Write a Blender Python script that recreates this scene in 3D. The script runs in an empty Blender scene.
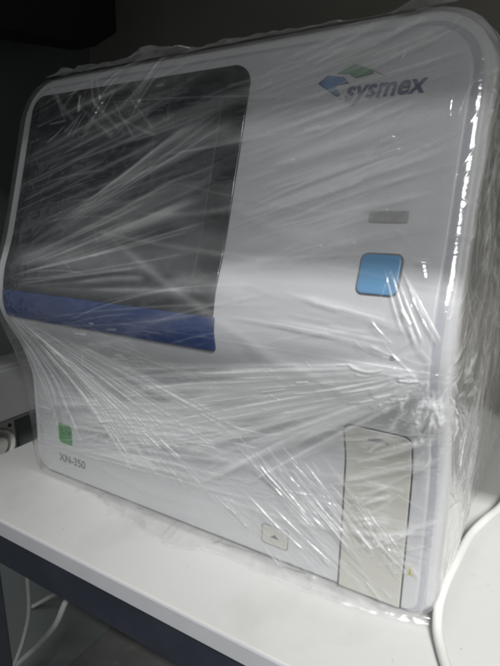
# Desktop blood analyzer wrapped in stretch film on a white bench.
# World axes: X along the front of the machine, Y into depth (front face near Y=0), Z up, metres; bench top at Z=0.
import bpy, bmesh, math
import numpy as np
from mathutils import Vector
rng = np.random.default_rng(7)
scene = bpy.context.scene
COL = scene.collection

# ------------------------------------------------------------------ helpers
def tag(o, label, cat, group=None, kind=None):
    if label: o['label'] = label
    if cat: o['category'] = cat
    if group: o['group'] = group
    if kind: o['kind'] = kind
    return o

def thing(name, loc, label, cat, group=None):
    o = bpy.data.objects.new(name, None); COL.objects.link(o)
    o.location = loc; o.empty_display_size = .05
    return tag(o, label, cat, group)

def link(name, me, mat=None, parent=None, smooth=True):
    o = bpy.data.objects.new(name, me); COL.objects.link(o)
    if mat: me.materials.append(mat)
    if smooth: me.shade_smooth()
    if parent:
        o.parent = parent
        o.matrix_parent_inverse = Vector_inv(parent)
    return o

def Vector_inv(p):
    from mathutils import Matrix
    return Matrix.Translation(-Vector(p.location)) if p.type == 'EMPTY' else Matrix.Identity(4)

def mesh(name, verts, faces):
    me = bpy.data.meshes.new(name); me.from_pydata([tuple(v) for v in verts], [], faces); me.update(); me.validate()
    return me

def box_bm(bm, x0, x1, y0, y1, z0, z1):
    v = [bm.verts.new(p) for p in ((x0,y0,z0),(x1,y0,z0),(x1,y1,z0),(x0,y1,z0),(x0,y0,z1),(x1,y0,z1),(x1,y1,z1),(x0,y1,z1))]
    for f in ((3,2,1,0),(4,5,6,7),(0,1,5,4),(1,2,6,5),(2,3,7,6),(3,0,4,7)): bm.faces.new([v[i] for i in f])

def box(name, ext, mat, parent=None, bevel=.001, seg=2):
    bm = bmesh.new(); box_bm(bm, *ext)
    if bevel: bmesh.ops.bevel(bm, geom=bm.edges[:], offset=bevel, segments=seg, affect='EDGES', profile=.5)
    me = bpy.data.meshes.new(name); bm.to_mesh(me); bm.free()
    return link(name, me, mat, parent, False)

def catmull(pts, n=12):
    P = [Vector(p) for p in pts]; P = [2*P[0]-P[1]] + P + [2*P[-1]-P[-2]]
    out = []
    for i in range(1, len(P)-2):
        for k in range(n):
            t = k/n; a, b, c, d = P[i-1:i+3]
            out.append(.5*((2*b)+(c-a)*t+(2*a-5*b+4*c-d)*t*t+(3*b-a-3*c+d)*t**3))
    out.append(P[-2]); return out

def tube(name, pts, r, mat, parent=None, seg=14, n=12):
    C = catmull(pts, n); verts = []; faces = []
    up = Vector((0.13, .2, 1)).normalized()
    for i, p in enumerate(C):
        t = (C[min(i+1, len(C)-1)] - C[max(i-1, 0)]).normalized()
        a = t.cross(up).normalized(); b = a.cross(t)
        for k in range(seg):
            w = 2*math.pi*k/seg; verts.append(p + r*(math.cos(w)*a + math.sin(w)*b))
    for i in range(len(C)-1):
        for k in range(seg):
            k2 = (k+1) % seg; faces.append((i*seg+k, i*seg+k2, (i+1)*seg+k2, (i+1)*seg+k))
    faces.append(tuple(range(seg))[::-1]); faces.append(tuple((len(C)-1)*seg+k for k in range(seg)))
    return link(name, mesh(name, verts, faces), mat, parent)

# ------------------------------------------------------------------ materials
def newmat(name):
    m = bpy.data.materials.new(name); m.use_nodes = True
    nt = m.node_tree; nt.nodes.clear()
    out = nt.nodes.new('ShaderNodeOutputMaterial')
    return m, nt, out

def plastic(name, col, rough=.4, var=.06, scale=30, bump=.0, bscale=600, spec=.5, metal=0., coat=0., dirt=None):
    m, nt, out = newmat(name); N = nt.nodes; L = nt.links
    b = N.new('ShaderNodeBsdfPrincipled'); L.new(b.outputs[0], out.inputs[0])
    b.inputs['Roughness'].default_value = rough; b.inputs['Metallic'].default_value = metal
    b.inputs['Specular IOR Level'].default_value = spec; b.inputs['Coat Weight'].default_value = coat
    tc = N.new('ShaderNodeTexCoord')
    nz = N.new('ShaderNodeTexNoise'); nz.inputs['Scale'].default_value = scale; nz.inputs['Detail'].default_value = 6
    L.new(tc.outputs['Object'], nz.inputs['Vector'])
    r = N.new('ShaderNodeValToRGB'); L.new(nz.outputs['Fac'], r.inputs[0])
    r.color_ramp.elements[0].position = .3; r.color_ramp.elements[1].position = .7
    r.color_ramp.elements[0].color = (*[c*(1-var) for c in col], 1); r.color_ramp.elements[1].color = (*[min(1, c*(1+var)) for c in col], 1)
    cur = r.outputs[0]
    if dirt:
        for sc_, lo, hi, dc, amt in dirt:
            n2 = N.new('ShaderNodeTexNoise'); n2.inputs['Scale'].default_value = sc_; n2.inputs['Detail'].default_value = 4
            n2.inputs['Roughness'].default_value = .6
            L.new(tc.outputs['Object'], n2.inputs['Vector'])
            mr = N.new('ShaderNodeMapRange'); mr.inputs[1].default_value = lo; mr.inputs[2].default_value = hi; mr.inputs[4].default_value = amt
            L.new(n2.outputs['Fac'], mr.inputs[0])
            mx = N.new('ShaderNodeMix'); mx.data_type = 'RGBA'; L.new(mr.outputs[0], mx.inputs[0])
            L.new(cur, mx.inputs[6]); mx.inputs[7].default_value = (*dc, 1); cur = mx.outputs[2]
    L.new(cur, b.inputs['Base Color'])
    rr = N.new('ShaderNodeMapRange'); rr.inputs[3].default_value = rough*.85; rr.inputs[4].default_value = min(1, rough*1.15)
    L.new(nz.outputs['Fac'], rr.inputs[0]); L.new(rr.outputs[0], b.inputs['Roughness'])
    if bump:
        n3 = N.new('ShaderNodeTexNoise'); n3.inputs['Scale'].default_value = bscale; n3.inputs['Detail'].default_value = 3
        L.new(tc.outputs['Object'], n3.inputs['Vector'])
        bp = N.new('ShaderNodeBump'); bp.inputs['Strength'].default_value = bump; bp.inputs['Distance'].default_value = .0005
        L.new(n3.outputs['Fac'], bp.inputs['Height']); L.new(bp.outputs[0], b.inputs['Normal'])
    return m

M = dict(
    shell=plastic('shell_white', (.50,.505,.515), .42, .03, 12, .12, 1500),
    cover=plastic('cover_white', (.46,.466,.48), .40, .03, 14, .12, 1500),
    trim=plastic('trim_bluegrey', (.35,.36,.39), .45, .06, 25),
    window=plastic('window_smoked', (.006,.007,.009), .12, .1, 20, coat=.3),
    pane=plastic('window_pane', (.019,.021,.026), .3, .15, 9),
    bluelip=plastic('lip_blue', (.012,.034,.125), .3, .08, 20),
    button=plastic('button_blue', (.085,.24,.42), .35, .06, 40),
    slot=plastic('slot_grey', (.20,.20,.20), .5, .2, 300),
    door=plastic('door_beige', (.43,.43,.395), .45, .03, 20, .1, 1500),
    gap=plastic('gap_dark', (.045,.045,.05), .7, .1, 40),
    navy=plastic('print_navy', (.05,.055,.13), .5, .05, 60),
    logoblue=plastic('print_blue', (.09,.19,.36), .5, .05, 60),
    logogreen=plastic('print_green', (.06,.22,.09), .5, .05, 60),
    leaf=plastic('emblem_green', (.02,.19,.035), .5, .15, 120),
    greyprint=plastic('print_grey', (.13,.13,.13), .5, .05, 60),
    yellow=plastic('sticker_yellow', (.45,.40,.06), .5, .1, 200),
    outline=plastic('outline_grey', (.21,.21,.21), .5, .05, 60),
    foot=plastic('foot_rubber', (.015,.015,.015), .8),
    bench=plastic('laminate_white', (.53,.535,.52), .38, .03, 6, .08, 900,
                  dirt=[(55,.70,.78,(.12,.11,.10),.75),(9,.55,.80,(.40,.40,.38),.55),(150,.71,.77,(.16,.15,.13),.7),(23,.64,.74,(.36,.35,.32),.5)]),
    edge=plastic('edge_band', (.40,.41,.43), .4, .04, 20),
    steel=plastic('painted_steel', (.022,.026,.036), .45, .12, 30, .1, 700),
    black=plastic('black_paint', (.010,.010,.010), .6, .2, 20),
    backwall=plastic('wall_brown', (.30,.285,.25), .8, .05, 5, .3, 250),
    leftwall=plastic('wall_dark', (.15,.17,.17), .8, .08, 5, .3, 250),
    trunk=plastic('trunking_grey', (.33,.34,.335), .5, .05, 12),
    socket=plastic('socket_white', (.62,.62,.58), .4, .04, 30),
    floor=plastic('floor_dark', (.085,.088,.085), .7, .25, 7, .2, 200, dirt=[(25,.55,.75,(.16,.165,.16),.6)]),
    cable=plastic('cable_white', (.60,.60,.575), .4, .04, 60),
    cable2=plastic('cable_grey', (.42,.44,.42), .5, .06, 60),
)

def film_mat():
    m, nt, out = newmat('stretch_film'); N = nt.nodes; L = nt.links
    at = N.new('ShaderNodeAttribute'); at.attribute_name = 'haze'
    tc = N.new('ShaderNodeTexCoord')
    nz = N.new('ShaderNodeTexNoise'); nz.inputs['Scale'].default_value = 260; nz.inputs['Detail'].default_value = 5
    mp = N.new('ShaderNodeMapping'); mp.inputs['Scale'].default_value = (.35, .6, 1.4); mp.inputs['Rotation'].default_value = (0, .28, 0)
    L.new(tc.outputs['Object'], mp.inputs[0]); L.new(mp.outputs[0], nz.inputs['Vector'])
    bp = N.new('ShaderNodeBump'); bp.inputs['Strength'].default_value = .35; bp.inputs['Distance'].default_value = .0006
    L.new(nz.outputs['Fac'], bp.inputs['Height'])
    tr = N.new('ShaderNodeBsdfTransparent'); tr.inputs[0].default_value = (.985,.985,.985,1)
    df = N.new('ShaderNodeBsdfDiffuse'); df.inputs[0].default_value = (.86,.87,.88,1)
    tl = N.new('ShaderNodeBsdfTranslucent'); tl.inputs[0].default_value = (.86,.87,.88,1)
    m1 = N.new('ShaderNodeMixShader'); m1.inputs[0].default_value = .35; L.new(df.outputs[0], m1.inputs[1]); L.new(tl.outputs[0], m1.inputs[2])
    m2 = N.new('ShaderNodeMixShader'); L.new(at.outputs['Fac'], m2.inputs[0]); L.new(tr.outputs[0], m2.inputs[1]); L.new(m1.outputs[0], m2.inputs[2])
    gl = N.new('ShaderNodeBsdfGlossy'); gl.inputs['Roughness'].default_value = .11; gl.inputs[0].default_value = (1,1,1,1)
    L.new(bp.outputs[0], gl.inputs['Normal'])
    ro = N.new('ShaderNodeMapRange'); ro.inputs[2].default_value = .6; ro.inputs[3].default_value = .09; ro.inputs[4].default_value = .36
    L.new(at.outputs['Fac'], ro.inputs[0]); L.new(ro.outputs[0], gl.inputs['Roughness'])
    fr = N.new('ShaderNodeFresnel'); ge = N.new('ShaderNodeNewGeometry'); io = N.new('ShaderNodeMapRange'); io.inputs[3].default_value = 1.6; io.inputs[4].default_value = .625
    L.new(ge.outputs['Backfacing'], io.inputs[0]); L.new(io.outputs[0], fr.inputs['IOR']); L.new(bp.outputs[0], fr.inputs['Normal'])
    m3 = N.new('ShaderNodeMixShader'); mu = N.new('ShaderNodeMath'); mu.operation = 'MULTIPLY'; mu.inputs[1].default_value = 1.8; mu.use_clamp = True
    L.new(fr.outputs[0], mu.inputs[0]); L.new(mu.outputs[0], m3.inputs[0]); L.new(m2.outputs[0], m3.inputs[1]); L.new(gl.outputs[0], m3.inputs[2])
    L.new(m3.outputs[0], out.inputs[0])
    return m
M['film'] = film_mat()

# ------------------------------------------------------------------ machine front profile: how far the face stands out at height z
ZK = [-.05,0,.06,.115,.15,.185,.205,.235,.265,.33,.40,.46]
FK = [.006,.0045,.0015,0,.010,.028,.032,.026,.013,-.007,-.028,-.046]
_zz = np.linspace(-.06, .48, 1081); _ff = np.interp(_zz, ZK, FK)
_k = np.exp(-.5*(np.arange(-40, 41)*.0005/.0055)**2); _k /= _k.sum()
_ff = np.convolve(np.pad(_ff, 40, mode='edge'), _k, mode='valid')
def F(z): return np.interp(z, _zz, _ff)

def rrect(x0, x1, z0, z1, r, step=.004):
    """outline of a rounded rectangle, r = radii (bl, br, tr, tl), counter-clockwise seen from the front"""
    bl, br, tr_, tl_ = r; pts = []
    def arc(cx, cz, rad, a0):
        n = max(5, int(rad*1.57/.0018))
        for k in range(n+1):
            a = a0 + math.pi/2*k/n; pts.append((cx+rad*math.cos(a), cz+rad*math.sin(a)))
    def seg(a, b):
        n = int(math.dist(a, b)/step)
        for k in range(1, n): pts.append((a[0]+(b[0]-a[0])*k/n, a[1]+(b[1]-a[1])*k/n))
    arc(x0+bl, z0+bl, bl, math.pi); seg((x0+bl, z0), (x1-br, z0))
    arc(x1-br, z0+br, br, 1.5*math.pi); seg((x1, z0+br), (x1, z1-tr_))
    arc(x1-tr_, z1-tr_, tr_, 0); seg((x1-tr_, z1), (x0+tl_, z1))
    arc(x0+tl_, z1-tl_, tl_, .5*math.pi); seg((x0, z1-tl_), (x0, z0+bl))
    out = [pts[0]]
    for p in pts[1:]:
        if math.dist(p, out[-1]) > 1e-5: out.append(p)
    return out

def inset(pts, d):
    P = np.array(pts); nx = np.roll(P, -1, 0); pv = np.roll(P, 1, 0)
    t = nx - pv; t /= np.maximum(np.linalg.norm(t, axis=1, keepdims=True), 1e-9)
    nrm = np.stack([-t[:, 1], t[:, 0]], 1)
    return P + nrm*d

def patch(name, pts, off, thick, mat, parent=None, fillet=.0006, rings=14, back=None):
    """a plate lying on the curved face: outline pts (x,z), its face `off` proud of the profile, sides going `thick` back"""
    P = np.array(pts); n = len(P); V = []; Fc = []
    c = (P.min(0)+P.max(0))/2
    loops = []
    if back is not None: loops.append(np.column_stack([P[:, 0], np.full(n, back), P[:, 1]]))
    loops.append(np.column_stack([P[:, 0], -F(P[:, 1])-(off-thick), P[:, 1]]))
    for k in range(5):
        a = math.pi/2*k/4
        Q = inset(P, fillet*(1-math.cos(a)))
        loops.append(np.column_stack([Q[:, 0], -F(Q[:, 1])-(off-fillet*(1-math.sin(a))), Q[:, 1]]))
    Q0 = inset(P, fillet)
    for k in range(1, rings):
        s = 1-k/rings; Q = c+(Q0-c)*s
        loops.append(np.column_stack([Q[:, 0], -F(Q[:, 1])-off, Q[:, 1]]))
    for l in loops: V += [tuple(v) for v in l]
    for i in range(len(loops)-1):
        for k in range(n):
            k2 = (k+1) % n; Fc.append((i*n+k, i*n+k2, (i+1)*n+k2, (i+1)*n+k))
    V.append((c[0], float(-F(c[1])-off), c[1])); ci = len(V)-1; b = (len(loops)-1)*n
    for k in range(n): Fc.append((b+k, b+(k+1) % n, ci))
    if back is not None: Fc.append(tuple(range(n))[::-1])
    return link(name, mesh(name, V, Fc), mat, parent)

def poly_pts(pts, step=.002):
    out = []
    for i, a in enumerate(pts):
        b = pts[(i+1) % len(pts)]; n = max(1, int(math.dist(a, b)/step))
        for k in range(n): out.append((a[0]+(b[0]-a[0])*k/n, a[1]+(b[1]-a[1])*k/n))
    return out

def ring_patch(name, outer, inner_d, off, mat, parent):
    """thin raised line following an outline"""
    P = np.array(outer); Q = inset(outer, inner_d); n = len(P)
    V = [(p[0], float(-F(p[1])-off), p[1]) for p in P] + [(q[0], float(-F(q[1])-off), q[1]) for q in Q]
    V += [(p[0], float(-F(p[1])-off+.002), p[1]) for p in P] + [(q[0], float(-F(q[1])-off+.002), q[1]) for q in Q]
    Fc = []
    for k in range(n):
        k2 = (k+1) % n
        Fc += [(k, k2, n+k2, n+k), (2*n+k, 2*n+k2, k2, k), (n+k, n+k2, 3*n+k2, 3*n+k)]
    return link(name, mesh(name, V, Fc), mat, parent, False)

def text(name, body, x, z, size, mat, parent, off, shear=0., bold=0., wide=1., slope=0., spacing=1.):
    cu = bpy.data.curves.new(name, 'FONT'); cu.body = body; cu.size = size; cu.shear = shear; cu.offset = bold
    cu.space_character = spacing; cu.resolution_u = 6; cu.extrude = .0002
    o = bpy.data.objects.new(name+'_tmp', cu); COL.objects.link(o)
    dg = bpy.context.evaluated_depsgraph_get()
    me = bpy.data.meshes.new_from_object(o.evaluated_get(dg)); me.name = name
    bpy.data.objects.remove(o); bpy.data.curves.remove(cu)
    for v in me.vertices:
        px, pz, e = v.co.x*wide, v.co.y, v.co.z
        X = x+px; Z = z+pz+px*slope
        v.co = (X, float(-F(Z))-off-e, Z)
    me.materials.clear()
    return link(name, me, mat, parent, False)

# ------------------------------------------------------------------ the analyzer
X0, X1, Z0, ZT = -.020, .426, .0020, .418
DEPTH = .40
an = thing('blood_analyzer', (.2, .2, 0), 'white boxy blood analyzer with smoked window and blue button standing on the bench', 'analyzer')

def shell(name, pts, mat, parent, fillet, depth):
    P = np.array(pts); n = len(P); loops = []
    def L(i, y): Q = inset(pts, i); return np.column_stack([Q[:, 0], y if np.ndim(y) else np.full(n, y), Q[:, 1]])
    rb = .02
    for k in range(6): a = math.pi/2*k/5; loops.append(L(rb*(1-math.sin(a)), depth-rb*(1-math.cos(a))) if k else L(rb, depth))
    for s in (.75, .5, .25): loops.append(L(0, s*depth))
    for k in range(8):
        a = math.pi/2*k/7; Q = inset(pts, fillet*(1-math.cos(a)))
        loops.append(np.column_stack([Q[:, 0], -F(Q[:, 1])+fillet*(1-math.sin(a)), Q[:, 1]]))
    Q0 = inset(pts, fillet); c = (P.min(0)+P.max(0))/2
    for k in range(1, 24):
        Q = c+(Q0-c)*(1-k/24); loops.append(np.column_stack([Q[:, 0], -F(Q[:, 1]), Q[:, 1]]))
    V = [tuple(v) for l in loops for v in l]; Fc = []
    for i in range(len(loops)-1):
        for k in range(n):
            k2 = (k+1) % n; Fc.append((i*n+k, i*n+k2, (i+1)*n+k2, (i+1)*n+k))
    V.append((c[0], float(-F(c[1])), c[1])); b = (len(loops)-1)*n
    for k in range(n): Fc.append((b+k, b+(k+1) % n, len(V)-1))
    Fc.append(tuple(range(n))[::-1])
    return link(name, mesh(name, V, Fc), mat, parent)

shell('housing', rrect(X0, X1, Z0, ZT, (.022,.018,.046,.040), .005), M['shell'], an, .005, DEPTH)
patch('front_trim', rrect(-.0095, .4200, .0042, .4105, (.016,.012,.038,.030)), .0012, .006, M['trim'], an, .0008, 20)
cov = patch('front_cover', rrect(-.0080, .4150, .0055, .4080, (.015,.010,.036,.029)), .0032, .008, M['cover'], an, .0022, 26)
O = .0032
# smoked window with its blue lip
win = patch('window_cover', rrect(-.001, .2555, .2155, .4015, (.001,.001,.017,.016)), O+.0016, .003, M['window'], an, .0008, 22)
patch('window_pane', rrect(.010, .2330, .2250, .3900, (.004,.004,.010,.010)), O+.0020, .002, M['pane'], win, .0003, 18)
patch('blue_lip', rrect(-.001, .2570, .1880, .2153, (.003,.004,.001,.001)), O+.0018, .004, M['bluelip'], an, .0010, 10)
# start button, status light, screw cap
bt = patch('start_button', rrect(.3635, .3895, .2425, .2665, (.004,.004,.004,.004), .002), O+.0022, .003, M['button'], an, .0010, 8)
ring_patch('button_rim', rrect(.3625, .3905, .2415, .2675, (.005,.005,.005,.005), .002), .0009, O+.0006, M['greyprint'], bt)
patch('status_light', rrect(.3635, .3890, .2860, .2935, (.001,.001,.001,.001), .001), O+.0008, .002, M['slot'], an, .0003, 5)
patch('screw_cap', rrect(.3905, .3940, .2035, .2070, (.0017,.0017,.0017,.0017), .001), O+.0008, .002, M['gap'], an, .0003, 3)
# sample door
dr = patch('sample_door', rrect(.3545, .4025, .0060, .1440, (.001,.001,.006,.006)), O+.0012, .003, M['door'], an, .0008, 14)
ring_patch('door_gap', rrect(.3533, .4037, .0057, .1452, (.001,.001,.007,.007)), .0013, O+.0004, M['gap'], dr)
nt_ = [( .3795+.0075*math.cos(a), .1352+.0036*math.sin(a)) for a in np.linspace(0, math.pi, 14)] + [(.372+.015*k/6, .1350) for k in range(1, 6)]
patch('finger_notch', nt_, O+.0016, .001, M['outline'], dr, .0002, 4)
# tube ejector button
ej = patch('eject_button', rrect(.2840, .3080, .0180, .0345, (.002,.002,.002,.002), .0015), O+.0010, .002, M['door'], an, .0006, 5)
ring_patch('button_rim', rrect(.2833, .3087, .0173, .0352, (.0025,.0025,.0025,.0025), .0015), .0007, O+.0006, M['outline'], ej)
patch('button_icon', poly_pts([(.2920,.0250),(.3005,.0250),(.2967,.0283)], .0015), O+.0013, .0006, M['greyprint'], ej, .0001, 3)
# prints
lg = text('brand_logo', 'sysmex', .3335, .3662, .0178, M['navy'], an, O+.0003, .22, .00042, .98, .0, 1.02)
patch('logo_leaf', poly_pts([(.3125,.3795),(.3190,.3840),(.3310,.3815),(.3355,.3770),(.3245,.3775),(.3300,.3700),(.3275,.3692)]), O+.0003, .0008, M['logoblue'], lg, .0001, 4)
patch('logo_leaf', poly_pts([(.3255,.3845),(.3380,.3893),(.3500,.3842),(.3520,.3815),(.3400,.3800),(.3345,.3835)]), O+.0003, .0008, M['logogreen'], lg, .0001, 4)
for a, b in (((.3125,.3795),(.3340,.3655)), ((.3500,.3842),(.3600,.3790)), ((.3340,.3655),(.3420,.3628))):
    d = np.array(b)-np.array(a); nn = np.array([-d[1], d[0]])/np.linalg.norm(d)*.00022
    patch('logo_line', poly_pts([tuple(np.array(a)-nn), tuple(np.array(b)-nn), tuple(np.array(b)+nn), tuple(np.array(a)+nn)]), O+.0002, .0006, M['greyprint'], lg, .00002, 2)
lf = []
for (cx, cz, rad, a0) in ((.0225,.0470,.0005,180),(.0420,.0490,.006,270),(.0435,.0640,.0005,0),(.0270,.0630,.006,90)):
    for k in range(7):
        a = math.radians(a0+90*k/6); lf.append((cx+rad*math.cos(a), cz+rad*math.sin(a)))
em = patch('leaf_emblem', rrect(.0255,.0465,.0445,.0670,(.005,.0008,.005,.0008),.002), O+.0003, .0008, M['leaf'], an, .0001, 6)
text('model_print', 'XN-350', .0248, .0228, .0125, M['greyprint'], an, O+.0003, 0, .0001, 1.0)
ws = patch('warning_sticker', poly_pts([(.4052,.0350),(.4100,.0350),(.4078,.0432)], .0012), O+.0003, .0006, M['yellow'], an, .0001, 3)
patch('sticker_mark', poly_pts([(.4069,.0362),(.4082,.0362),(.4078,.0405)], .001), O+.0006, .0003, M['gap'], ws, .00005, 2)
for fx in (.03, .375):
    for fy in (.05, .34):
        bm = bmesh.new(); bmesh.ops.create_cone(bm, cap_ends=True, segments=24, radius1=.013, radius2=.015, depth=.0030)
        bmesh.ops.translate(bm, verts=bm.verts, vec=(fx, fy, .0015)); me = bpy.data.meshes.new('foot'); bm.to_mesh(me); bm.free()
        link('foot', me, M['foot'], an, False)

# ------------------------------------------------------------------ stretch film
def vnoise(x, y, seed):
    r = np.random.default_rng(seed); T = r.random((256, 256))
    xi = np.floor(x).astype(int); yi = np.floor(y).astype(int); fx = x-xi; fy = y-yi
    fx = fx*fx*(3-2*fx); fy = fy*fy*(3-2*fy)
    a = T[xi % 256, yi % 256]; b = T[(xi+1) % 256, yi % 256]; c = T[xi % 256, (yi+1) % 256]; d = T[(xi+1) % 256, (yi+1) % 256]
    return (a*(1-fx)+b*fx)*(1-fy)+(c*(1-fx)+d*fx)*fy
def ridged(x, y, seed, octv=3):
    s = 0; amp = 1; tot = 0
    for o in range(octv):
        s = s+amp*(1-np.abs(2*vnoise(x*2**o, y*2**o, seed+o)-1))**2; tot += amp; amp *= .5
    return s/tot

FX0, FX1, RC = X0-.0015, X1+.002, .011         # film plan outline
Q = math.pi/2*RC
uL = np.arange(-.12, 0, .003)                 # unrolled coordinate: left side, front, right side
u_front0, u_front1 = FX0+RC, FX1-RC
U = np.concatenate([np.arange(u_front0-Q-.16, u_front0-Q, .003), np.arange(u_front0-Q, u_front1+Q+.10, .00054), np.arange(u_front1+Q+.10, u_front1+Q+.385, .0018)])
ZR = np.concatenate([np.linspace(.0025, .012, 12), np.arange(.0126, ZT-.010, .00054)])
NF = 14                                       # rows rounding over the top edge
rows = [(z, 0.) for z in ZR]
zt = ZT+.003; rf = zt-ZR[-1]
for k in range(1, NF+1):
    a = math.pi/2*k/NF; rows.append((ZR[-1]+rf*math.sin(a), rf*(1-math.cos(a))))
Zr = np.array([r[0] for r in rows]); Ir = np.array([r[1] for r in rows])
UU, ZZ = np.meshgrid(U, Zr); II = np.meshgrid(U, Ir)[1]
print('film grid', UU.shape)

H = np.zeros_like(UU); HZ = np.zeros_like(UU)
def ridge(p0, p1, w, h, hz, hw=3., bend=0., sharp=False):
    (x0, z0), (x1, z1) = p0, p1
    pad = w*hw*2.5+abs(bend)
    i0, i1 = np.searchsorted(Zr, [min(z0, z1)-pad, max(z0, z1)+pad]); j0, j1 = np.searchsorted(U, [min(x0, x1)-pad, max(x0, x1)+pad])
    if i1 <= i0 or j1 <= j0: return
    x = UU[i0:i1, j0:j1]; z = ZZ[i0:i1, j0:j1]
    L = math.hypot(x1-x0, z1-z0)
    if L < 1e-4: return
    dx, dz = (x1-x0)/L, (z1-z0)/L
    t = ((x-x0)*dx+(z-z0)*dz)/L; d = -(x-x0)*dz+(z-z0)*dx
    d = d-bend*4*t*(1-t)
    tap = np.clip(np.minimum(t, 1-t)*5, 0, 1); tap = tap*tap*(3-2*tap)
    ww = w*(.55+.6*np.clip(t, 0, 1))
    H[i0:i1, j0:j1] += tap*h*np.exp(-(d/ww)**2)
    g = np.exp(-(d/(ww*hw))**2) if not sharp else np.clip(1-np.abs(d)/(ww*hw), 0, 1)**.35
    HZ[i0:i1, j0:j1] += tap*hz*g

fam = {
    'win_fan': [(-0.011, 0.241), (-0.006, 0.214), (0.252, 0.395), (0.259, 0.228)],
    'win_mid': [(-0.02, 0.381), (0.024, 0.273), (0.25, 0.393), (0.253, 0.279)],
    'upper': [(0.242, 0.386), (0.256, 0.253), (0.405, 0.395), (0.418, 0.28)],
    'low_fan': [(-0.002, 0.208), (0.009, 0.193), (0.039, 0.031), (0.342, 0.1)],
    'low_fan2': [(-0.002, 0.208), (0.025, 0.175), (0.154, 0.013), (0.28, 0.035)],
    'pinch': [(0.102, 0.15), (0.022, 0.027), (0.419, 0.207), (0.423, 0.199)],
    'pinch2': [(0.162, 0.121), (0.215, 0.012), (0.419, 0.205), (0.424, 0.196)],
    'diag': [(0.245, 0.114), (0.342, 0.122), (0.344, 0.035), (0.426, 0.029)],
    'diag2': [(0.205, 0.061), (0.308, 0.081), (0.31, -0.003), (0.42, 0.009)],
    'button': [(0.373, 0.269), (0.388, 0.263), (0.408, 0.216), (0.422, 0.208)],
    'nose': [(0.256, 0.255), (0.263, 0.207), (0.418, 0.226), (0.415, 0.207)],
    'topleft': [(-0.013, 0.42), (0.172, 0.415), (0.02, 0.349), (0.206, 0.347)],
}
def family(key, n, w, h, hz, hw=3., jit=.06, part=(0., 1.), bend=.004, cross=False):
    s0, s1, e0, e1 = [np.array(p) for p in fam[key]]
    for _ in range(n):
        k = rng.random(); k2 = np.clip(k+rng.normal(0, jit), 0, 1) if not cross else rng.random()
        a = s0+(s1-s0)*k; b = e0+(e1-e0)*k2
        lo = part[0]*rng.random(); hi = 1-(1-part[1])*rng.random()
        if part[0] > 0 and hi-lo < .15: hi = lo+.25
        p, q = a+(b-a)*lo, a+(b-a)*hi
        W = math.exp(rng.uniform(math.log(w[0]), math.log(w[1]))); A = HG*rng.uniform(*h)*(W/w[1])**.5*(1 if rng.random() < .7 else -.6)
        ridge(p, q, W, A, ZG*rng.uniform(*hz)*rng.uniform(.3, 1.2), hw, rng.normal(0, bend)*np.linalg.norm(q-p))
mm = .001
HG, ZG = 1.25, 3.0       # overall crease height and milkiness
fam['button'] = [(0.374, 0.270), (0.390, 0.262), (0.402, 0.210), (0.424, 0.216)]
fam['low_across'] = [(-.005, .03), (-.005, .10), (.31, .06), (.31, .15)]
fam['win_mid'] = [(-.02, .385), (-.02, .225), (.258, .455), (.258, .305)]
fam['upper'] = [(.242, .395), (.250, .235), (.422, .436), (.424, .290)]
fam['across'] = [(-.02, .015), (-.02, .395), (.435, .06), (.435, .415)]
fam['door'] = [(.33, .13), (.36, .02), (.43, .16), (.43, .05)]
family('win_fan', 34, (.4*mm, 1.6*mm), (.1*mm, .5*mm), (.02, .09), 2.0, .10, (.5, .6), .01)
family('win_fan', 6, (3*mm, 6*mm), (.2*mm, .5*mm), (.01, .03), 1.6, .10, (.2, .9), .01)
family('win_mid', 70, (.4*mm, 1.8*mm), (.08*mm, .45*mm), (.01, .06), 2.0, .12, (.7, .4), .02)
family('win_mid', 16, (2.5*mm, 7*mm), (.1*mm, .6*mm), (.01, .035), 1.4, .15, (.6, .4), .03)
family('upper', 60, (1.5*mm, 5*mm), (.08*mm, .25*mm), (.02, .07), 1.7, .06, (.4, .6), .01)
family('upper', 70, (.4*mm, 1.2*mm), (.08*mm, .30*mm), (.02, .085), 1.8, .08, (.6, .5), .01)
family('low_fan', 52, (.5*mm, 2.4*mm), (.12*mm, .5*mm), (.02, .12), 2.4, .08, (.5, .6), .02)
family('low_fan2', 26, (.4*mm, 1.8*mm), (.12*mm, .5*mm), (.03, .13), 2.0, .06, (.5, .7), .01)
family('low_across', 60, (.5*mm, 2.8*mm), (.08*mm, .35*mm), (.03, .11), 2.0, .12, (.5, .5), .03)
family('low_across', 14, (4*mm, 9*mm), (.1*mm, .5*mm), (.02, .06), 1.3, .2, (.5, .5), .05)
family('across', 46, (.35*mm, 1.3*mm), (.06*mm, .28*mm), (.02, .08), 1.9, .22, (.8, .3), .03)
family('across', 26, (2.5*mm, 8*mm), (.1*mm, .5*mm), (.02, .06), 1.3, .30, (.7, .4), .05)
ridge((.158,.424), (.140,.388), 3.0*mm, 1.4*mm, .16, 1.3, .002); ridge((.066,.397), (.071,.379), .9*mm, .9*mm, .5, 1.5, .001)
ridge((.118,.424), (.090,.400), 1.6*mm, 1.0*mm, .10, 1.5, .002); ridge((.30,.395), (.335,.40), 1.2*mm, .6*mm, .15, 1.5, .002)
family('pinch', 46, (.5*mm, 2.8*mm), (.10*mm, .45*mm), (.03, .13), 2.3, .12, (.6, .95), .02)
family('pinch2', 30, (.5*mm, 2.6*mm), (.12*mm, .5*mm), (.03, .13), 2.3, .14, (.6, .95), .01)
family('diag', 48, (.4*mm, .9*mm), (.3*mm, .8*mm), (.03, .15), 2.0, .07, (.7, .5), .004)
family('diag2', 40, (.4*mm, .9*mm), (.3*mm, .8*mm), (.03, .15), 2.0, .08, (.7, .5), .004)
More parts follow.
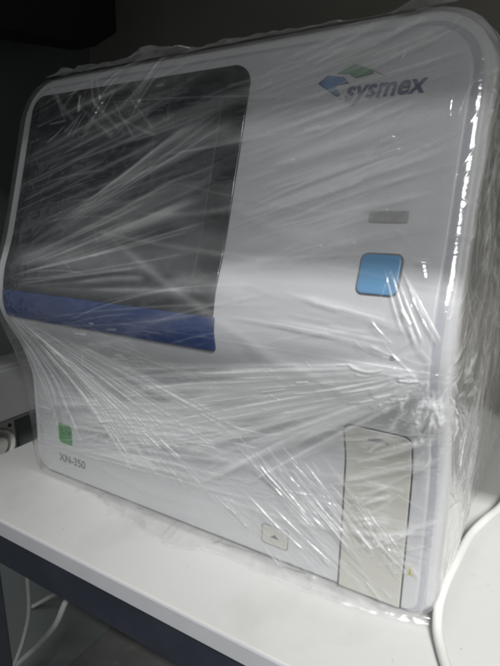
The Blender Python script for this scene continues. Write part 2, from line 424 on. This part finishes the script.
family('door', 40, (.4*mm, 1.4*mm), (.15*mm, .5*mm), (.02, .12), 2.0, .3, (.5, .5), .02)
family('button', 16, (.3*mm, .6*mm), (.2*mm, .5*mm), (.05, .20), 1.8, .08, (.3, .8), .006)
family('nose', 18, (.4*mm, 1.8*mm), (.08*mm, .3*mm), (.02, .10), 1.9, .12, (.6, .6), .01)
family('topleft', 34, (.6*mm, 1.8*mm), (.3*mm, 1.0*mm), (.02, .07), 2.0, .4, (.7, .5), .03, True)
for _ in range(130):                           # gathered bunch where the wrap is pulled in at the right corner
    r_ = abs(rng.normal(0, .028)); a0 = rng.uniform(0, 6.283); x = .418+r_*math.cos(a0)*.9; z = .182+r_*math.sin(a0)
    a = math.atan2(z-.203, x-.424)+rng.normal(0, .35); L = rng.uniform(.006, .026)
    ridge((x, z), (x+L*math.cos(a), z+L*math.sin(a)), rng.uniform(.6, 1.8)*mm, rng.uniform(.2, 1.0)*mm, rng.uniform(.03, .25), 1.9, rng.normal(0, .08)*L)
for key, n in (('diag', 26), ('diag2', 24), ('low_fan2', 14), ('pinch', 16), ('upper', 14), ('across', 24)):   # hard little pleats that catch the lamps
    s0, s1, e0, e1 = [np.array(p) for p in fam[key]]
    for _ in range(n):
        k = rng.random(); k2 = np.clip(k+rng.normal(0, .08), 0, 1); t0 = rng.random()*.85; a = s0+(s1-s0)*k; b = e0+(e1-e0)*k2
        L = np.linalg.norm(b-a); t1 = min(1, t0+rng.uniform(.006, .035)/L); p = a+(b-a)*t0; q = a+(b-a)*t1
        ridge(p, q, rng.uniform(.45, .8)*mm, rng.uniform(.5, 1.0)*mm, rng.uniform(.05, .3), 1.8, rng.normal(0, .01)*L*(t1-t0))
# loose short creases, more round the corners
for _ in range(150):
    x = rng.uniform(-.02, .43); z = rng.uniform(.02, .41); a = rng.normal(-.1, .7); L = rng.uniform(.006, .03)
    ridge((x, z), (x+L*math.cos(a), z+L*math.sin(a)), rng.uniform(.35, .8)*mm, rng.uniform(.1, .45)*mm, rng.uniform(.0, .08), 2, rng.normal(0, .03)*L)
for _ in range(420):                           # crumpled right side
    x = .425+abs(rng.normal(0, .09)); z = rng.uniform(.0, .40); a = rng.normal(.95 if rng.random() < .75 else -.7, .35); L = rng.uniform(.01, .08)
    ridge((x, z), (x+L*math.cos(a), z+L*math.sin(a)), rng.uniform(.6, 2.6)*mm, rng.uniform(.05, .35)*mm, rng.uniform(.02, .20), 2.2, rng.normal(0, .06)*L)
for _ in range(60):                           # top right corner and right edge
    x = rng.normal(.415, .018); z = rng.uniform(.13, .405); a = rng.normal(.6, .8); L = rng.uniform(.005, .03)
    ridge((x, z), (x+L*math.cos(a), z+L*math.sin(a)), rng.uniform(.4, 1.0)*mm, rng.uniform(.1, .5)*mm, rng.uniform(.02, .14), 2, rng.normal(0, .05)*L)
# overlapped layers: broad bands with straight cut edges
def band(p0, p1, w, hz): ridge(p0, p1, w, 0, hz, 1.0, 0, True)
band((-.02,.248), (.27,.262), .016, .09)
band((.22,.300), (.44,.318), .020, .07)
band((.02,.085), (.43,.150), .018, .06)
band((.16,.010), (.43,.085), .014, .07)

side = np.clip((UU-(u_front1+.4*Q))/.04, 0, 1)  # how far round onto the right side
frontness = 1-side
lowf = (vnoise(UU*22+40, ZZ*60-UU*14+80, 11)-.5)
micro = ridged(UU*70+ZZ*20+90, ZZ*150-UU*30+300, 21, 2)
crump = ridged(UU*26+ZZ*16+200, ZZ*20-UU*14+200, 31, 2)
crump2 = ridged(UU*90+ZZ*60+200, ZZ*80-UU*50+200, 41, 2)
H += .0012*lowf*frontness + .00030*micro*frontness
bulge = np.exp(-((ZZ-.18)/.075)**2)*np.exp(-((UU-u_front1-Q-.12)/.13)**2)
H += side*(.0024*crump+.0002*crump2+.007*bulge)
HZ += .025+.05*np.clip(lowf+.1, 0, 1)+.04*micro*micro + side*(.24+.22*crump**2)
HZ += .22*np.exp(-((UU-u_front1-.75*Q)/.010)**2)*(.4+.6*ridged(UU*5, ZZ*30+20, 51, 2))
HZ += .07*np.exp(-((ZZ-.40)/.012)**2)*crump2
for (x, z, rx, rz, k) in ((.352, .373, .055, .020, .55), (.376, .290, .020, .012, .5), (.376, .254, .018, .016, .35), (.294, .024, .022, .016, .5)):
    HZ *= 1-k*np.exp(-((UU-x)/rx)**2-((ZZ-z)/rz)**2)      # the wrap lies flat here
HZ = np.clip(HZ, .02, .72)

# place on the machine
def film_off(z):
    f = F(z)+.0066; line = np.interp(z, [0, .2], [.0060, .0392])
    return np.where(z < .2, f+.38*np.clip(line-f, 0, 1), f)
FO = film_off(ZZ)
topround = np.where(ZZ > ZT-.045, .045-np.sqrt(np.clip(.045**2-(ZZ-(ZT-.042))**2, 0, None)), 0)*(ZZ > ZT-.042)
topround = np.clip(topround, 0, .045)
botround = np.where(ZZ < .024, .022-np.sqrt(np.clip(.022**2-(.024-ZZ)**2, 0, None)), 0)
sh = np.maximum(topround, .6*botround)
cxL, cxR = u_front0, u_front1
X = np.zeros_like(UU); Y = np.zeros_like(UU); NX = np.zeros_like(UU); NY = np.zeros_like(UU)
mL = UU < cxL; mR = UU > cxR; mF = ~mL & ~mR
X[mF] = UU[mF]; NY[mF] = -1
for m_, sgn, cx in ((mL, -1, cxL), (mR, 1, cxR)):
    s = np.abs(UU[m_]-cx); a = np.clip(s/RC, 0, math.pi/2); ext = np.clip(s-Q, 0, None)
    X[m_] = cx+sgn*RC*np.sin(a); Y[m_] = RC*(1-np.cos(a))+ext
    NX[m_] = sgn*np.sin(a); NY[m_] = -np.cos(a)
back = np.clip(Y/.06, 0, 1); back = back*back*(3-2*back)
Y = Y-FO*(1-back*(Y > 0)*.9)+II*(-NY)
X = X-NX*II
# corners seen from the front are rounded: pull the sides in near top and bottom
cxm = (FX0+FX1)/2
X = cxm+(X-cxm)*(1-sh/((FX1-FX0)/2))
H *= .3+.7*np.clip((ZZ-.004)/.02, 0, 1)
H *= 1-.55*np.exp(-((UU-u_front1-.5*Q)/.014)**2)*np.clip((ZZ-.21)/.03, 0, 1)
H *= 1-.25*side
Hc = np.where(H < 0, -.0008*np.tanh(-H/.0008), np.minimum(H, .03))
X = X+NX*Hc; Y = Y+NY*Hc; Zf = ZZ+0
nr, nc = UU.shape
V = np.stack([X, Y, Zf], -1).reshape(-1, 3)
hz = HZ.reshape(-1)
idx = np.arange(nr*nc).reshape(nr, nc)
quads = np.stack([idx[:-1, :-1], idx[:-1, 1:], idx[1:, 1:], idx[1:, :-1]], -1).reshape(-1, 4)
# cap over the roof
top = idx[-1]; ctr = np.array([.2, .2, zt]); caps = []; last = top; base = len(V); addV = []; addh = []
for k in range(1, 11):
    s = 1-k/11; ringv = ctr+(V[top]-ctr)*s
    ringv[:, 2] = zt+.0015*rng.random(len(top))
    addV.append(ringv); addh.append(np.full(len(top), .12)); cur = base+np.arange(len(top)); base += len(top)
    caps.append(np.stack([last[:-1], last[1:], cur[1:], cur[:-1]], -1)); last = cur
V = np.concatenate([V]+addV); hz = np.concatenate([hz]+addh); quads = np.concatenate([quads]+caps)
fm = bpy.data.meshes.new('stretch_film')
fm.vertices.add(len(V)); fm.vertices.foreach_set('co', V.astype(np.float32).ravel())
fm.loops.add(len(quads)*4); fm.loops.foreach_set('vertex_index', quads.astype(np.int32).ravel())
fm.polygons.add(len(quads)); fm.polygons.foreach_set('loop_start', np.arange(0, len(quads)*4, 4, dtype=np.int32))
try: fm.polygons.foreach_set('loop_total', np.full(len(quads), 4, dtype=np.int32))
except Exception: pass
fm.update(calc_edges=True)
att = fm.attributes.new('haze', 'FLOAT', 'POINT'); att.data.foreach_set('value', hz.astype(np.float32))
film = link('stretch_film', fm, M['film'], None)
tag(film, 'clear crinkled stretch film wrapped tightly round the analyzer', 'plastic film')

# loose skirt of film along the foot of the front, lying on the bench
sk = [(-.012,.010),(.02,.004),(.053,.001),(.09,-.008),(.123,-.017),(.157,-.024),(.185,-.028),(.206,-.033),(.222,-.027),(.240,-.018),(.266,-.017),(.287,-.019),(.325,-.019),(.358,-.017),(.396,-.011),(.425,-.002)]
sx = np.array([p[0] for p in sk]); sy = np.array([p[1] for p in sk])
xs = np.arange(-.012, .425, .0011); ye = np.interp(xs, sx, sy); ye = np.convolve(np.pad(ye, 6, mode='edge'), np.ones(13)/13, 'valid')
ye += .0010*(vnoise(xs*180, xs*0, 5)-.5)
V = []; hzs = []; nv = 22
for i, x in enumerate(xs):
    for k in range(nv):
        t = k/(nv-1); y = -.002+(ye[i]-.006+.002)*t
        z = .0030*(1-t)**1.6+.0010+(.0072*float(ridged(np.array(x*38+9), np.array(t*2.2+y*40+50), 61, 2))+.0008*float(ridged(np.array(x*120+9), np.array(t*3+50), 62, 2)))*(t*(1-t)*3.0+.12*t)
        V.append((x, y, z)); hzs.append(.02+.07*t+.30*t*float(vnoise(np.array(x*120), np.array(y*260+90), 63))+(.16 if k >= nv-2 else 0))
Fq = [(i*nv+k, i*nv+k+1, (i+1)*nv+k+1, (i+1)*nv+k) for i in range(len(xs)-1) for k in range(nv-1)]
me = mesh('loose_skirt', V, Fq); a_ = me.attributes.new('haze', 'FLOAT', 'POINT'); a_.data.foreach_set('value', np.array(hzs, dtype=np.float32))
link('loose_skirt', me, M['film'], film)
# ragged crest of gathered film standing along the top edge
cx_ = np.arange(.012, .40, .0016); tv = []; th = []; nk = 6
hh = .0012+.011*np.clip(vnoise(cx_*34+9, cx_*0+3, 71)-.42, 0, 1)*np.interp(cx_, [0, .03, .2, .27, .4], [0, 1.3, 1, .35, .25])+.0018*vnoise(cx_*150, cx_*0+7, 73)
hh *= np.clip((cx_-.012)/.03, .05, 1)
for i, x in enumerate(cx_):
    for k in range(nk):
        t = k/(nk-1)
        tv.append((x+.004*t*math.sin(i*.21), .030+.010*(vnoise(np.array(x*60), np.array(5+t*1.5), 75)-.5)*(.4+t), ZT+.0008+hh[i]*t))
        th.append(.10+.10*t+.12*float(vnoise(np.array(x*150), np.array(t*3), 77)))
tf = [(i*nk+k, (i+1)*nk+k, (i+1)*nk+k+1, i*nk+k+1) for i in range(len(cx_)-1) for k in range(nk-1)]
me = mesh('film_crest', tv, tf); a_ = me.attributes.new('haze', 'FLOAT', 'POINT'); a_.data.foreach_set('value', np.array(th, dtype=np.float32))
link('film_crest', me, M['film'], film)

# ------------------------------------------------------------------ bench
be = thing('lab_bench', (.5, .17, -.75), 'white laminate workbench with dark steel frame under the wrapped analyzer', 'bench')
BX0, BX1, BY0, BY1 = -.086, 1.25, -.0905, .445
box('tabletop', (BX0, BX1, BY0, BY1, -.0180, 0), M['bench'], be, .0012)
box('edge_band', (BX0+.0012, BX1-.0012, BY0-.0012, BY0+.0006, -.0172, -.0014), M['edge'], be, .0005)
box('front_rail', (BX0+.01, BX1-.01, BY0+.007, BY0+.034, -.0630, -.0200), M['steel'], be, .002)
box('back_rail', (BX0+.01, BX1-.01, BY1-.04, BY1-.012, -.0630, -.0200), M['steel'], be, .002)
for lx in (-.083, 1.20):
    for ly in (BY0+.008, BY1-.075):
        box('leg', (lx, lx+.040, ly, ly+.032, -.75, -.0635), M['steel'], be, .002)

# ------------------------------------------------------------------ cables
cb = tube('power_cable', [(.72,.4695,.045),(.66,.440,.018),(.56,.385,.0045),(.492,.310,.0045),(.460,.230,.005),(.451,.165,.0125),(.4430,.129,.0175),(.4350,.093,.019),(.4315,.046,.0215),(.4290,.018,.019),(.4285,.002,.0135),(.4310,-.013,.0075),(.4365,-.027,.0045),(.446,-.046,.0042),(.466,-.078,.0042),(.49,-.096,.002),(.52,-.108,-.03)], .0036, M['cable'])
tag(cb, 'white cable curving over the bench beside the right side of the analyzer', 'cable')
HC = 'cables hanging under the bench'
c1 = tube('loose_cable', [(-.21,.11,-.24),(-.229,.1,-.29),(-.240,.1,-.382),(-.270,.1,-.461),(-.306,.1,-.531),(-.36,.11,-.62),(-.42,.14,-.745)], .0036, M['cable2'])
tag(c1, 'pale cable hanging almost straight down under the bench', 'cable', HC)
c2 = tube('loose_cable', [(-.10,.13,-.24),(-.139,.105,-.315),(-.172,.1,-.379),(-.236,.1,-.459),(-.303,.104,-.535),(-.37,.125,-.63),(-.45,.16,-.745)], .0048, M['cable2'])
tag(c2, 'thick pale cable sweeping down to the left under the bench', 'cable', HC)
c3 = tube('loose_cable', [(-.47,.21,-.62),(-.474,.2,-.588),(-.379,.2,-.512),(-.290,.2,-.440),(-.20,.21,-.39)], .0042, M['cable2'])
tag(c3, 'dim cable crossing behind the two hanging cables under the bench', 'cable', HC)

# ------------------------------------------------------------------ room
LW, BW = -.40, .47
box('floor', (-1.2, 2.6, -2.6, 1.2, -.80, -.75), M['floor'], None, 0)['kind'] = 'structure'
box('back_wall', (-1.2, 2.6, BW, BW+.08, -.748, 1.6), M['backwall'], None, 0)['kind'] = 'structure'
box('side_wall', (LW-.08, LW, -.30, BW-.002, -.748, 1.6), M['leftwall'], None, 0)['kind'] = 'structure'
tr = thing('cable_trunking', (LW, .2, -.02), 'grey cable trunking box on the dark side wall left of the analyzer', 'trunking')
box('trunking_body', (LW, LW+.060, -.25, BW-.01, -.082, .024), M['trunk'], tr, .003)
box('trunking_lid', (LW+.056, LW+.066, -.25, BW-.012, -.074, .017), M['trunk'], tr, .003)
so = thing('wall_socket', (LW, .19, -.13), 'white round wall socket below the grey trunking beside the bench', 'socket')
bm = bmesh.new(); box_bm(bm, LW, LW+.016, .125, .207, -.195, -.096)
bmesh.ops.bevel(bm, geom=bm.edges[:], offset=.004, segments=3, affect='EDGES', profile=.5)
me = bpy.data.meshes.new('socket_plate'); bm.to_mesh(me); bm.free(); link('socket_plate', me, M['socket'], so, False)
def ringx(name, cx, cy, cz, prof, mat, par):
    V = []; Fc = []; n = 40
    for (dx, r) in prof:
        for k in range(n): a = 2*math.pi*k/n; V.append((cx+dx, cy+r*math.cos(a), cz+r*math.sin(a)))
    for i in range(len(prof)-1):
        for k in range(n): Fc.append((i*n+k, i*n+(k+1) % n, (i+1)*n+(k+1) % n, (i+1)*n+k))
    return link(name, mesh(name, V, Fc), mat, par, False)
ringx('socket_ring', LW+.016, .168, -.140, [(-.001,.034),(.005,.033),(.006,.031),(.005,.028),(.0006,.026)], M['socket'], so)
ringx('socket_well', LW+.0165, .168, -.140, [(.0002,.027),(.0004,.0)], M['trunk'], so)
ringx('socket_insert', LW+.017, .168, -.140, [(-.002,.019),(.003,.018),(.004,.016),(.004,0)], M['socket'], so)
ringx('plate_screw', LW+.0165, .195, -.108, [(-.001,.004),(.001,.0035),(.0014,0)], M['gap'], so)
# black bracket at the top left; unseen board added to shade the upper machine
sf = thing('shade_shelf', (.4, BW, .70), 'black bracket hanging in the dark top left corner, with an unseen added shade board', 'shelf')
SHADE_Y, SHADE_Z = -.45, .752
box('shade_board', (-.40, 1.3, SHADE_Y, BW-.001, SHADE_Z, SHADE_Z+.022), M['trunk'], sf, .002)
bm = bmesh.new()
prof = [(-.30,.515),(.10,.515),(.30,.5375),(.349,.570),(.349,.7515),(-.30,.7515)]
fr_ = [bm.verts.new((-.20, y, z)) for y, z in prof]; bk_ = [bm.verts.new((-.25, y, z)) for y, z in prof]
bm.faces.new(fr_); bm.faces.new(bk_[::-1])
for i in range(len(prof)): j = (i+1) % len(prof); bm.faces.new((fr_[j], fr_[i], bk_[i], bk_[j]))
bmesh.ops.recalc_face_normals(bm, faces=bm.faces[:])
bmesh.ops.bevel(bm, geom=bm.edges[:], offset=.004, segments=2, affect='EDGES', profile=.5)
me = bpy.data.meshes.new('shelf_bracket'); bm.to_mesh(me); bm.free(); link('shelf_bracket', me, M['black'], sf, False)

# ------------------------------------------------------------------ light
def area(name, loc, target, sx_, sy_, power, col, roll=0):
    l = bpy.data.lights.new(name, 'AREA'); l.shape = 'RECTANGLE'; l.size = sx_; l.size_y = sy_; l.energy = power; l.color = col
    o = bpy.data.objects.new(name, l); COL.objects.link(o); o.location = loc
    o.rotation_euler = (Vector(target)-Vector(loc)).to_track_quat('-Z', 'Y').to_euler()
    return o
for ty, pw in ((-1.69, 42), (-2.15, 11.0), (-2.75, 9.0)):           # ceiling batten parallel to the bench, plus two weaker tubes added as fill
    l = bpy.data.lights.new('key_and_fill_tube', 'AREA'); l.shape = 'RECTANGLE'; l.size = .9; l.size_y = .045; l.energy = pw
    l.color = (1.0, .996, .985); l.spread = math.radians(74)
    o = bpy.data.objects.new('key_and_fill_tube', l); COL.objects.link(o); o.location = (1.7, ty, 2.2)
    o.rotation_euler = (math.atan2(-ty, 2.0), 0, 0)
w = bpy.data.worlds.new('World'); scene.world = w; w.use_nodes = True
bg = w.node_tree.nodes['Background']; bg.inputs[0].default_value = (.95, .98, 1.0, 1); bg.inputs[1].default_value = .14

# ------------------------------------------------------------------ camera
cam = bpy.data.cameras.new('camera'); co = bpy.data.objects.new('camera', cam); COL.objects.link(co)
cam.sensor_fit = 'HORIZONTAL'; cam.sensor_width = 36; cam.lens = 36*520/500; cam.clip_start = .01; cam.clip_end = 100
co.location = (.4783, -.3439, .2981)
co.rotation_euler = (math.radians(90-14), 0, math.atan2(.5225, .8527))
scene.camera = co
scene.view_settings.view_transform = 'Standard'; scene.view_settings.look = 'None'
scene.view_settings.exposure = 0; scene.view_settings.gamma = 1
scene.cycles.use_denoising = True
scene.cycles.transparent_max_bounces = 16; scene.cycles.max_bounces = 8
scene.cycles.filter_width = 2.2
scene.cycles.sample_clamp_indirect = 6
